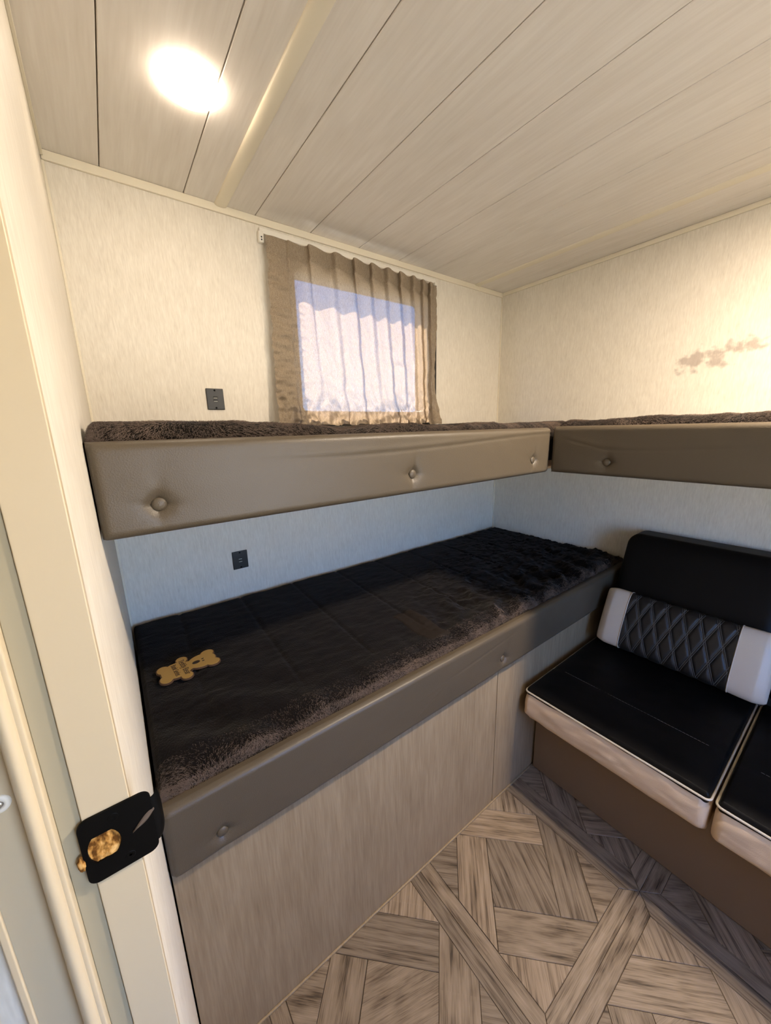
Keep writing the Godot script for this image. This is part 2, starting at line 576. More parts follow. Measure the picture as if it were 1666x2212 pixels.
func build_shell() -> void:
	# window wall
	wall_with_hole("wall_left", -0.05, 0.0, XP - 0.076, 0.05, -1.224, -0.581, 1.396, 1.889)
	window("window_1", -1.22, -0.585, 1.40, 1.885, 0.0, -0.05, 0.080)
	# end wall, with its stain
	var w := struct("wall_back", Vector3(0, 0, 1.15))
	boxpart("wallpaper_panel", Vector3(0, -0.03, 0), Vector3(0.05, 2.09, ZR + 0.05), M.wallpaper, w)
	var g := Geo.new()
	g.face([Vector3(-0.0004, 1.50, 0.835), Vector3(-0.0004, 1.50, 1.105), Vector3(-0.0004, 1.625, 1.105), Vector3(-0.0004, 1.625, 0.835)], Vector3(-1, 0, 0), [Vector2(0, 1), Vector2(1, 1), Vector2(1, 0), Vector2(0, 0)])
	part("stain", g, M.stain, w, "faint purplish grey stain on the wallpaper")
	# wall opposite the window wall
	wall_with_hole("wall_right", ZR, ZR + 0.05, XP - 0.076, 0.0, -1.62, -0.82, 0.72, 1.42)
	window("window_2", -1.616, -0.824, 0.724, 1.416, ZR, ZR + 0.05, 0.05)  # unseen, guessed window, added to bring in the cool daylight
	# partition with the doorway
	w = struct("wall_front", Vector3(XP - 0.038, 0, 0.55))
	g = Geo.new()
	g.box(Vector3(XP - 0.076, -0.03, 0), Vector3(XP, 2.09, DZ - 0.006))
	g.box(Vector3(XP - 0.076, 1.955, DZ - 0.006), Vector3(XP, 2.09, 1.78))
	g.box(Vector3(XP - 0.076, -0.03, 1.78), Vector3(XP, 2.09, ZR))
	part("wallpaper_panel", g, M.wallpaper, w)
	# hallway beyond the doorway
	w = struct("wall_hall", Vector3(-2.4, 0, 1.5))
	g = Geo.new()
	g.box(Vector3(-3.0, -0.03, 1.02), Vector3(XP - 0.0765, 2.09, DZ - 0.002))
	g.box(Vector3(-3.0, -0.03, 1.90), Vector3(XP - 0.0765, 2.09, 1.95))
	g.box(Vector3(-3.05, -0.03, 1.02), Vector3(-3.0, 2.09, 1.95))
	part("wallpaper_panel", g, M.wallpaper, w)
	# ceiling: boards laid along z with open joints, and two battens
	var c := struct("ceiling", Vector3(-0.94, H, 1.15))
	boxpart("backing", Vector3(-3.05, H + 0.008, -0.02), Vector3(0.02, H + 0.06, ZR + 0.02), M.groove, c)
	var cuts := [XP - 0.0, -1.759, -1.557, -1.3425, -1.1415, -0.9315, -0.7275, -0.5275, -0.3235, -0.0995, 0.0]
	for i in cuts.size() - 1:
		var x0: float = cuts[i] + 0.0012
		var x1: float = cuts[i + 1] - 0.0012
		g = Geo.new()
		var e := 0.0012
		g.face([Vector3(x0 + e, H, 0.0), Vector3(x1 - e, H, 0.0), Vector3(x1 - e, H, ZR), Vector3(x0 + e, H, ZR)], Vector3.DOWN)
		g.face([Vector3(x0, H + e, 0.0), Vector3(x0 + e, H, 0.0), Vector3(x0 + e, H, ZR), Vector3(x0, H + e, ZR)], Vector3(-1, -1, 0))
		g.face([Vector3(x1, H + e, 0.0), Vector3(x1 - e, H, 0.0), Vector3(x1 - e, H, ZR), Vector3(x1, H + e, ZR)], Vector3(1, -1, 0))
		g.face([Vector3(x0, H + e, 0.0), Vector3(x0, H + 0.008, 0.0), Vector3(x0, H + 0.008, ZR), Vector3(x0, H + e, ZR)], Vector3(-1, 0, 0))
		g.face([Vector3(x1, H + e, 0.0), Vector3(x1, H + 0.008, 0.0), Vector3(x1, H + 0.008, ZR), Vector3(x1, H + e, ZR)], Vector3(1, 0, 0))
		part("board", g, M.ceiling, c)
	for b in [[-1.471, -1.434, 0.009], [-0.236, -0.196, 0.006]]:
		g = Geo.new()
		var fn := func(s: float, t: float) -> Vector3:
			var a := PI * s
			return Vector3(lerpf(b[0], b[1], 0.5 - 0.5 * cos(a)), H - b[2] * pow(sin(a), 0.7), 0.009 + t * (ZR - 0.01))
		g.grid(14, 2, fn)
		part("batten", g, M.strip, c, "cream half-round batten strip")
	boxpart("hall_panel", Vector3(-3.0, H, 1.05), Vector3(XP - 0.001, H + 0.02, 1.95), M.ceiling, c)
	# cream strips where the planes meet
	w = struct("trim_1", Vector3(-0.94, 2.0, 0))
	boxpart("strip", Vector3(XP + 0.001, H - 0.023, 0.0), Vector3(-0.001, H - 0.0005, 0.008), M.strip, w, 0.0015)
	w = struct("trim_2", Vector3(0, 2.0, 1.15))
	boxpart("strip", Vector3(-0.007, H - 0.018, 0.009), Vector3(0.0, H - 0.0005, ZR), M.strip, w, 0.0015)
	w = struct("trim_3", Vector3(0, 0, 0))
	boxpart("strip", Vector3(-0.005, 0.0, 0.0), Vector3(-0.0, H - 0.024, 0.005), M.strip, w, 0.001)
	w = struct("trim_4", Vector3(XP, 0, 0))
	boxpart("strip", Vector3(XP, 0.0, 0.0), Vector3(XP + 0.006, H - 0.024, 0.006), M.strip, w, 0.001)
	w = struct("trim_5", Vector3(XP, 2.0, 0.5))
	boxpart("strip", Vector3(XP, H - 0.016, 0.009), Vector3(XP + 0.006, H - 0.0005, ZR), M.strip, w, 0.001)

# ------------------------------------------------------------------ floor
func clip_poly(p: Array, lo: Vector2, hi: Vector2) -> Array:
	for e in 4:
		var out := []
		for i in p.size():
			var a: Vector2 = p[i]
			var b: Vector2 = p[(i + 1) % p.size()]
			var da: float = [a.x - lo.x, hi.x - a.x, a.y - lo.y, hi.y - a.y][e]
			var db: float = [b.x - lo.x, hi.x - b.x, b.y - lo.y, hi.y - b.y][e]
			if da >= 0: out.append(a)
			if (da >= 0) != (db >= 0): out.append(a.lerp(b, da / (da - db)))
		p = out
	return p

func floor_piece(f: Node3D, poly: Array, grain: Vector2, m: Material, rng: RandomNumberGenerator, lo: Vector2, hi: Vector2) -> void:
	var offs := Vector2(rng.randf(), rng.randf())
	var p := clip_poly(poly, lo, hi)
	if p.size() < 3:
		return
	var area := 0.0
	var mid := Vector2.ZERO
	for i in p.size():
		area += p[i].cross(p[(i + 1) % p.size()])
		mid += p[i] / p.size()
	if absf(area) < 2e-4:
		return
	# pull every edge in by half a joint, with a small bevel
	var pp := PackedVector2Array(p)
	if area < 0: pp.reverse()
	var g := Geo.new()
	var across := Vector2(-grain.y, grain.x)
	var sets := []
	for inset in [0.0005, 0.0014]:
		var q := Geometry2D.offset_polygon(pp, -inset, Geometry2D.JOIN_MITER)
		if q.is_empty():
			return
		sets.append(q[0])
	if sets[0].size() != sets[1].size():
		sets[0] = sets[1]
	var top := []
	var uvs := []
	for q in sets[1]:
		top.append(Vector3(q.x, 0.0, q.y))
		uvs.append(Vector2(q.dot(across), q.dot(grain)) / 0.42 + offs)
	g.face(top, Vector3.UP, uvs)
	for i in sets[0].size():
		var j: int = (i + 1) % sets[0].size()
		var a: Vector2 = sets[1][i]
		var b: Vector2 = sets[1][j]
		var c: Vector2 = sets[0][i]
		var d: Vector2 = sets[0][j]
		var o := (a + b) / 2 - mid
		g.face([Vector3(a.x, 0, a.y), Vector3(b.x, 0, b.y), Vector3(d.x, -0.001, d.y), Vector3(c.x, -0.001, c.y)], Vector3(o.x, 0.3, o.y), [uvs[i], uvs[j], uvs[j], uvs[i]])
		g.face([Vector3(c.x, -0.001, c.y), Vector3(d.x, -0.001, d.y), Vector3(d.x, -0.004, d.y), Vector3(c.x, -0.004, c.y)], Vector3(o.x, 0, o.y), [uvs[i], uvs[j], uvs[j], uvs[i]])
	part("plank", g, m, f)

func build_floor() -> void:
	var f := struct("floor", Vector3(-1.2, 0, 1.4))
	boxpart("underlay", Vector3(-3.05, -0.03, -0.02), Vector3(0.02, -0.002, ZR + 0.02), M.subfloor, f)
	var rng := RandomNumberGenerator.new()
	rng.seed = 7
	var P := 0.470
	var hi_ := P / 2
	var s := 0.1955
	var d := 0.1275
	var e := s - d
	for col in range(-1, 6):
		for row in 4:
			if col < 0 and row < 2:
				continue
			var cx := -0.575 - P * col
			var cz := 0.937 + P * row
			var lo := Vector2(XP, 0.742)
			var hi := Vector2(-0.60 if row < 2 else 0.0, ZR)
			if col >= 3:
				lo = Vector2(-3.0, DZ)
				hi = Vector2(-0.6, 1.90)
				if col == 3:
					# the doorway tile runs on to the room side of the wall
					lo = Vector2(-3.0, 0.742 if row == 0 else 0.0)
					hi = Vector2(-0.6, ZR)
			var o := Vector2(cx, cz)
			var pieces := []
			pieces.append([[Vector2(d, 0), Vector2(0, d), Vector2(-d, 0), Vector2(0, -d)], Vector2(1, 0.28) if posmod(col + row, 2) == 0 else Vector2(-0.5, 1), 1 + posmod(col + row, 2)])
			for k in 4:
				var R := Transform2D(PI / 2 * k, Vector2.ZERO)
				var dirn := R * Vector2(1, 1).normalized()
				pieces.append([[R * Vector2(-e, -s), R * Vector2(s - d + 0.001, -s), R * Vector2(s, -e), R * Vector2(d, 0)], dirn, rng.randi() % 4])
				pieces.append([[R * Vector2(e + 0.001, -s), R * Vector2(s, -s), R * Vector2(s, -e)], R * Vector2(1, -1).normalized(), rng.randi() % 4])
				pieces.append([[R * Vector2(-s, -s), R * Vector2(s, -s), R * Vector2(hi_, -hi_), R * Vector2(-hi_, -hi_)], R * Vector2(1, 0), [1, 2, 0, 1][k]])
			for q in pieces:
				var poly := []
				for w in q[0]:
					poly.append(w + o)
				floor_piece(f, poly, (q[1] as Vector2).normalized(), M.floor[q[2]], rng, lo, hi)

# ------------------------------------------------------------------ door frame
func build_door() -> void:
	var w := struct("door_1", Vector3(-1.918, 0, DZ))
	boxpart("jamb", Vector3(-1.9070, 0.0, DZ - 0.010), Vector3(XP + 0.0006, 1.955, DZ), M.cream, w, 0.0008)
	boxpart("jamb_back", Vector3(-1.955, 0.0, DZ - 0.010), Vector3(-1.9072, 1.955, DZ - 0.004), M.cream, w)
	boxpart("jamb", Vector3(-1.955, 0.0, DZ - 0.004), Vector3(-1.9310, 1.955, DZ), M.cream, w, 0.0008)
	boxpart("grey_green_strip", Vector3(-1.9195, 0.0, DZ - 0.004), Vector3(-1.9072, 1.955, DZ - 0.0015), M.grey_green, w, 0.0008)  # grey-green strip set into the jamb, darker than the cream
	# stop moulding, profile in (x, z) run up the jamb
	var prof := [Vector2(-1.9195, DZ - 0.004), Vector2(-1.9195, DZ + 0.004), Vector2(-1.9198, DZ + 0.0055), Vector2(-1.9205, DZ + 0.006), Vector2(-1.9222, DZ + 0.006), Vector2(-1.9226, DZ + 0.0056)]
	for k in 11:
		var a := PI * k / 10.0
		prof.append(Vector2(-1.9268 + 0.0042 * cos(a), DZ + 0.0060 + 0.0048 * sin(a)))
	prof.append_array([Vector2(-1.9312, DZ + 0.003), Vector2(-1.9314, DZ)])
	var g := Geo.new()
	var pf := func(q: float, u: float) -> Vector3:
		var c: Vector2 = prof[roundi(q * (prof.size() - 1))]
		return Vector3(c.x, u * 1.955, c.y)
	g.grid(prof.size() - 1, 1, pf, true)
	part("stop_moulding", g, M.cream, w)
	boxpart("casing_edge", Vector3(-1.9565, 0.0, DZ), Vector3(-1.9525, 1.955, DZ + 0.003), M.cream, w, 0.001)
	# far jamb and head
	boxpart("jamb", Vector3(-1.955, 0.0, 1.774), Vector3(XP, 1.949, 1.78), M.cream, w)
	boxpart("head", Vector3(-1.955, 1.949, DZ), Vector3(XP, 1.955, 1.78), M.cream, w)
	g = Geo.new()
	g.lathe(Vector3(-1.9405, 1.105, DZ), Vector3(0, 0, 1), [Vector2(0.0062, 0.0), Vector2(0.0060, 0.0010), Vector2(0.0045, 0.0016), Vector2(0.0030, 0.0014), Vector2(0.0028, 0.0006), Vector2(0.0, 0.0006)], 20)
	var sc := part("screw_cup", g, M.white_plastic, w)
	g = Geo.new()
	g.lathe(Vector3(-1.9405, 1.105, DZ + 0.0006), Vector3(0, 0, 1), [Vector2(0.0027, 0.0), Vector2(0.0022, 0.0012), Vector2(0.0008, 0.0014), Vector2(0.0006, 0.0008), Vector2(0.0, 0.0008)], 16)
	part("screw", g, M.steel, sc)
	# strike plate with its lip bent round the corner of the partition
	var t := thing("strike_plate", Vector3(-1.889, 1.038, DZ), "black metal strike plate with a hole down to splintered wood on the cream jamb", "strike plate")
	var cs := CSGCombiner3D.new()
	cs.name = "plate"
	t.add_child(cs)
	cs.global_position = Vector3(-1.889, 1.038, DZ + 0.0002)
	var pl := CSGPolygon3D.new()
	pl.name = "blank"
	var outline := PackedVector2Array()
	for q in loop_rect(-0.0215, 0.0215, -0.0275, 0.0275, 0.0065):
		outline.append(q)
	pl.polygon = outline
	pl.depth = 0.0018
	pl.material = M.black_metal
	cs.add_child(pl)
	pl.position = Vector3(0, 0, 0.0018)
	var hole := CSGPolygon3D.new()
	hole.name = "hole"
	var hp := PackedVector2Array()
	for k in 9:
		var a := deg_to_rad(-50.0 + 100.0 * k / 8.0)
		hp.append(Vector2(-0.0075 + 0.012 * cos(a) - 0.004, 0.0135 * sin(a) * 1.05))
	for k in 9:
		var a := deg_to_rad(130.0 + 100.0 * k / 8.0)
		hp.append(Vector2(-0.0085 + 0.010 * cos(a), 0.0135 * sin(a) * 1.05))
	hole.polygon = hp
	hole.depth = 0.01
	hole.operation = CSGShape3D.OPERATION_SUBTRACTION
	hole.material = M.black_metal
	cs.add_child(hole)
	hole.position = Vector3(0, 0, 0.006)
	# bent lip
	g = Geo.new()
	var lf := func(s: float, u: float) -> Vector3:
		var a := s * PI * 0.62
		var yy := lerpf(-0.020, 0.0205, u)
		var cut := 0.0025 * (1.0 - pow(absf(u * 2 - 1), 4.0))
		return Vector3(-1.8685 + (0.0045 + cut) * sin(a), 1.038 + yy, DZ + 0.0018 - 0.0055 * (1 - cos(a)))
	g.grid(8, 12, lf)
	part("lip", g, M.black_metal, t)
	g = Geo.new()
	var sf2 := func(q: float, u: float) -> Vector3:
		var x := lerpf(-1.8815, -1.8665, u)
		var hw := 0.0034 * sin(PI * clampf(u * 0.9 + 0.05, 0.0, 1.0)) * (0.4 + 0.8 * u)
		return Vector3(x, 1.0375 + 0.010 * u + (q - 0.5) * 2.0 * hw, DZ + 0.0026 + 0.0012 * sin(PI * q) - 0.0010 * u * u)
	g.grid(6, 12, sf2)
	part("reflection_sliver", g, M.lip_reflection, t, "grey brown sliver for the reflection in the lip groove")  # reflection in the lip groove, painted as a grey-brown sliver
	for q in [Vector3(-1.8905, 1.0575, DZ + 0.002), Vector3(-1.8855, 1.0185, DZ + 0.002)]:
		g = Geo.new()
		g.lathe(q, Vector3(0, 0, 1), [Vector2(0.0033, 0.0), Vector2(0.0030, 0.0002), Vector2(0.0012, 0.0002), Vector2(0.0009, 0.0), Vector2(0.0, 0.0)], 16)
		part("screw", g, M.black_metal, t)
	# broken wood showing in the hole, and a chip at its side
	var ns := nz(5, 90.0, 3)
	g = Geo.new()
	var wf := func(s: float, u: float) -> Vector3:
		var x := lerpf(-1.9085, -1.8845, s)
		var y := lerpf(1.0225, 1.0535, u)
		return Vector3(x, y, DZ + 0.0006 + 0.0007 * ns.get_noise_2d(x * 14.0, y * 14.0) + (0.0005 if s > 0.45 else 0.0))
	g.grid(24, 28, wf)
	part("splintered_wood", g, M.raw_wood, t, "raw tan splintered wood in the latch hole")
	g = Geo.new()
	var cf := func(s: float, u: float) -> Vector3:
		var a := s * TAU
		var b := (u - 0.5) * PI
		var r := 1.0 + 0.35 * ns.get_noise_3d(cos(a) * 0.05, sin(a) * 0.05, u * 0.05)
		return Vector3(-1.9115 + 0.0028 * r * cos(b) * cos(a), 1.032 + 0.0062 * r * sin(b), DZ + 0.001 + 0.0016 * r * cos(b) * sin(a))
	g.grid(12, 8, cf, true, true)
	part("wood_chip", g, M.raw_wood, t)

# ------------------------------------------------------------------ bunks
# padded face in a plane: U runs along it, V up, the front bulges along N. Buttons pull it in.
func padded(g: Geo, o: Vector3, U: Vector3, N: Vector3, lng: float, hgt: float, thick: float, buttons: Array, crease: Callable, nu := 260, flip := false) -> void:
	var lf := nz(17, 6.0, 2)
	var fn := func(s: float, t: float) -> Vector3:
		# t runs round the section: bottom back, front, top back
		var y := 0.0
		var dpt := 0.0
		var r := 0.013
		if t < 0.12:
			dpt = thick * 0.0 + (thick - r) * (t / 0.12)
			y = 0.0
		elif t > 0.88:
			dpt = (thick - r) * (1.0 - (t - 0.88) / 0.12)
			y = hgt
		else:
			var q := (t - 0.12) / 0.76
			var yy := q * hgt
			var e := minf(yy, hgt - yy)
			var k := clampf(e / r, 0.0, 1.0)
			dpt = thick - r + r * sqrt(maxf(0.0, 1.0 - (1.0 - k) * (1.0 - k)))
			y = yy
		var x := s * lng
		var ex := minf(x, lng - x)
		var kx := clampf(ex / 0.012, 0.0, 1.0)
		dpt -= 0.010 * (1.0 - sqrt(maxf(0.0, 1.0 - (1.0 - kx) * (1.0 - kx)))) * step_f(dpt)
		if t > 0.12 and t < 0.88:
			for b in buttons:
				var dx: float = x - b.x
				var dy: float = y - b.y
				var rr := sqrt(dx * dx + dy * dy)
				var an := atan2(dy, dx)
				var rays := 0.55 + 0.45 * pow(absf(cos(an * 2.0 + 0.2)), 6.0)
				dpt -= 0.0100 * exp(-rr * rr / 0.00018) + 0.0068 * rays * exp(-rr / 0.026)
			dpt += crease.call(x, y) + 0.0006 * lf.get_noise_2d(x, y * 2.0)
		return o + U * x + Vector3.UP * y + N * dpt
	g.grid(nu, 60, fn, flip)

func step_f(d: float) -> float:
	return clampf(d / 0.012, 0.0, 1.0)

func button_part(parent: Node3D, at: Vector3, N: Vector3) -> void:
	var g := Geo.new()
	var pr := [Vector2(0.0098, -0.006), Vector2(0.0102, -0.002)]
	for k in 7:
		var a := PI / 2 * k / 6.0
		pr.append(Vector2(0.0102 * cos(a), 0.0045 * sin(a)))
	g.lathe(at, N, pr, 24)
	part("button", g, M.trim, parent)

func bunk_front(parent: Node3D, o: Vector3, U: Vector3, N: Vector3, lng: float, hgt: float, buttons: Array, crease: Callable, flip: bool) -> void:
	var g := Geo.new()
	padded(g, o, U, N, lng, hgt, 0.025, buttons, crease, 260, flip)
	for e in 2:
		var x := 0.0 if e == 0 else lng
		g.face([o + U * x, o + U * x + N * 0.012, o + U * x + N * 0.012 + Vector3.UP * hgt, o + U * x + Vector3.UP * hgt], U * (1.0 if e == 1 else -1.0))
	var p := part("padded_front", g, M.trim, parent, "button-tufted taupe leatherette padding")
	for b in buttons:
		button_part(p, o + U * b.x + Vector3.UP * b.y + N * (0.025 - 0.0085), N)

func no_crease(_x: float, _y: float) -> float:
	return 0.0

# plush mat: top is a height field over (x, z), rolled down at the front and the ends
func mat_thing(called: String, label: String, x0: float, x1: float, z0: float, z1: float, y0: float, topf: Callable, along_x: bool, fur_n: int, fur_area: Callable, sd: int, hair: float) -> Node3D:
	var t := thing(called, Vector3((x0 + x1) / 2, y0, (z0 + z1) / 2), label, "bunk mat", "plush covered bunk mats")
	var rr := 0.030
	var surf := func(s: float, u: float) -> Vector3:
		# s along x, u along z, both with a rolled edge
		var ps := roll(s, x1 - x0, 0.016 if along_x else rr)
		var pu := roll(u, z1 - z0, rr)
		var x := x0 + ps.x
		var z := z0 + pu.x
		var top: float = topf.call(x, z)
		var k := minf(ps.y, pu.y)
		var y := top - rr + rr * k
		if ps.z > 0.0: y = lerpf(top - rr, y0, ps.z)
		if pu.z > 0.0: y = lerpf(minf(y, top - rr), y0, pu.z)
		return Vector3(x, y, z)
	var g := Geo.new()
	var nx := 420 if along_x else 150
	var nzz := 170 if along_x else 260
	g.grid(nx, nzz, surf, true)
	part("plush_cover", g, M.plush, t)
	if fur_n > 0:
		var rng := RandomNumberGenerator.new()
		rng.seed = sd
		var blade := Geo.new()
		# a hair: three-sided spike that bends over
		var bl := func(s: float, u: float) -> Vector3:
			var a := s * TAU
			var r := 0.045 * (1.0 - u * 0.92)
			return Vector3(r * cos(a) , u - 0.25 * u * u, r * sin(a) + 0.55 * u * u)
		blade.grid(3, 3, bl, true, true)
		var mm := MultiMesh.new()
		mm.transform_format = MultiMesh.TRANSFORM_3D
		mm.use_colors = true
		mm.mesh = blade.mesh(Vector3.ZERO)
		mm.instance_count = fur_n
		var clump := nz(sd + 3, 14.0, 3)
		var lay := nz(sd + 4, 5.0, 2)
		for i in fur_n:
			var su: Vector2 = fur_area.call(rng)
			var p: Vector3 = surf.call(su.x, su.y)
			var q: Vector3 = surf.call(minf(su.x + 0.002, 1.0), su.y)
			var w: Vector3 = surf.call(su.x, minf(su.y + 0.003, 1.0))
			var nn := (w - p).cross(q - p).normalized()
			if nn.length() < 0.5 or nn.y < -0.5:
				nn = Vector3.UP
			var ang := lay.get_noise_3d(p.x, p.y * 2.0, p.z) * 3.0 + rng.randfn(0.0, 0.45)
			var d := Vector3(sin(ang), -0.15, 0.35 + cos(ang))
			d = (d - nn * d.dot(nn)).normalized()
			var yv := (nn * 0.55 + d * 0.60 + Vector3(rng.randfn(0, 0.12), rng.randfn(0, 0.12), rng.randfn(0, 0.12))).normalized()
			var zv := (d - yv * d.dot(yv)).normalized()
			var xv := yv.cross(zv)
			var cl := clump.get_noise_3d(p.x, p.y, p.z)
			var ln := hair * (0.75 + 0.5 * rng.randf()) * (1.0 + 0.5 * cl)
			mm.set_instance_transform(i, Transform3D(Basis(xv * 0.0075, yv * ln, zv * ln), p - t.position - nn * 0.0006))
			var tone := clampf(0.85 + 0.40 * cl + 0.20 * rng.randf(), 0.3, 1.7)
			mm.set_instance_color(i, Color(0.125 * tone, 0.088 * tone, 0.065 * tone))
		var mi := MultiMeshInstance3D.new()
		mi.name = "fur_pile"
		mi.multimesh = mm
		mi.material_override = M.fur
		mi.set_meta("kind", "stuff")
		t.add_child(mi)
	return t

# position along a span of length l whose first and last bits roll over: (distance, height share, share down the side)
func roll(s: float, l: float, r: float) -> Vector3:
	var m := 0.10
	if s < m or s > 1.0 - m:
		var k := (m - s) / m if s < m else (s - 1.0 + m) / m      # 0 at the flat, 1 at the foot
		var d := 0.0
		var h := 1.0
		var down := 0.0
		if k < 0.35:
			var q := k / 0.35 * 0.0
			d = r * 3.0 - (r * 2.0) * (k / 0.35)
			h = 1.0 - q
		elif k < 0.8:
			var a := (k - 0.35) / 0.45 * PI / 2
			d = r - r * sin(a)
			h = cos(a)
		else:
			d = 0.0
			h = 0.0
			down = (k - 0.8) / 0.2
		return Vector3(d if s < m else l - d, h, down)
	return Vector3(lerpf(r * 3.0, l - r * 3.0, (s - m) / (1.0 - 2.0 * m)), 1.0, 0.0)

func build_bunks() -> void:
	var plat: Node3D
	# upper bunk over the window wall
	var b := thing("upper_bunk", Vector3(-0.94, 1.18, 0.38), "high bunk along the window wall with a three-button taupe padded front", "bunk")
	boxpart("platform", Vector3(XP + 0.002, 1.186, 0.002), Vector3(-0.002, 1.212, 0.744), M.plywood, b)
	var cr := func(x: float, y: float) -> float:
		var yc := 0.108 - 0.012 * sin(x * 4.0)
		var k := clampf((x - 0.15) * 3.0, 0.0, 1.0)
		return -0.0012 * k * exp(-pow((y - yc) / 0.0035, 2.0)) + 0.0008 * k * exp(-pow((y - yc - 0.008) / 0.006, 2.0))
	bunk_front(b, Vector3(XP + 0.002, 1.179, 0.745), Vector3.RIGHT, Vector3.BACK, 1.124, 0.137, [Vector2(0.073, 0.044), Vector2(0.567, 0.044), Vector2(1.042, 0.043)], cr, false)
	# upper bunk over the sofa
	b = thing("upper_bunk", Vector3(-0.37, 1.18, 1.54), "high bunk above the sofa with a creased taupe padded front", "bunk")
	boxpart("platform", Vector3(-0.737, 1.186, 0.776), Vector3(-0.002, 1.212, ZR - 0.002), M.plywood, b)
	cr = func(x: float, y: float) -> float:
		var yc := 0.112 - 0.030 * clampf(x / 0.16, 0.0, 1.0) - 0.008 * sin(x * 9.0) - 0.01 * x
		var k := clampf((x - 0.03) * 20.0, 0.0, 1.0)
		return -0.0010 * k * exp(-pow((y - yc) / 0.003, 2.0)) + 0.0006 * k * exp(-pow((y - yc - 0.009) / 0.007, 2.0))
	bunk_front(b, Vector3(-0.737, 1.181, 0.775), Vector3.BACK, Vector3.LEFT, ZR - 0.78, 0.138, [Vector2(0.160, 0.038), Vector2(0.655, 0.042), Vector2(1.15, 0.042)], cr, true)
	# lower bunk on its wooden base
	b = thing("lower_bunk", Vector3(-0.94, 0, 0.38), "low bunk with grey beige wood panels under a dark taupe padded front", "bunk")
	for q in [[XP + 0.003, -0.9322], [-0.9298, -0.002]]:
		boxpart("front_panel", Vector3(q[0], 0.004, 0.727), Vector3(q[1], 0.58, 0.745), M.panel, b, 0.0012)
	boxpart("platform", Vector3(XP + 0.003, 0.585, 0.003), Vector3(-0.002, 0.61, 0.744), M.plywood, b)
	boxpart("floor_bead", Vector3(XP + 0.003, 0.0, 0.745), Vector3(-0.70, 0.006, 0.750), M.panel, b, 0.0015)
	cr = func(x: float, y: float) -> float:
		var c1 := -0.0012 * exp(-pow((y - 0.095 - 0.10 * (x - 0.80)) / 0.003, 2.0)) * exp(-pow((x - 0.82) / 0.16, 2.0))
		return c1 - 0.001 * exp(-pow((y - 0.05 - 0.5 * (x - 0.62)) / 0.003, 2.0)) * exp(-pow((x - 0.62) / 0.03, 2.0))
	bunk_front(b, Vector3(XP + 0.003, 0.555, 0.745), Vector3.RIGHT, Vector3.BACK, 1.875, 0.147, [Vector2(0.089, 0.037), Vector2(0.941, 0.039)], cr, false)

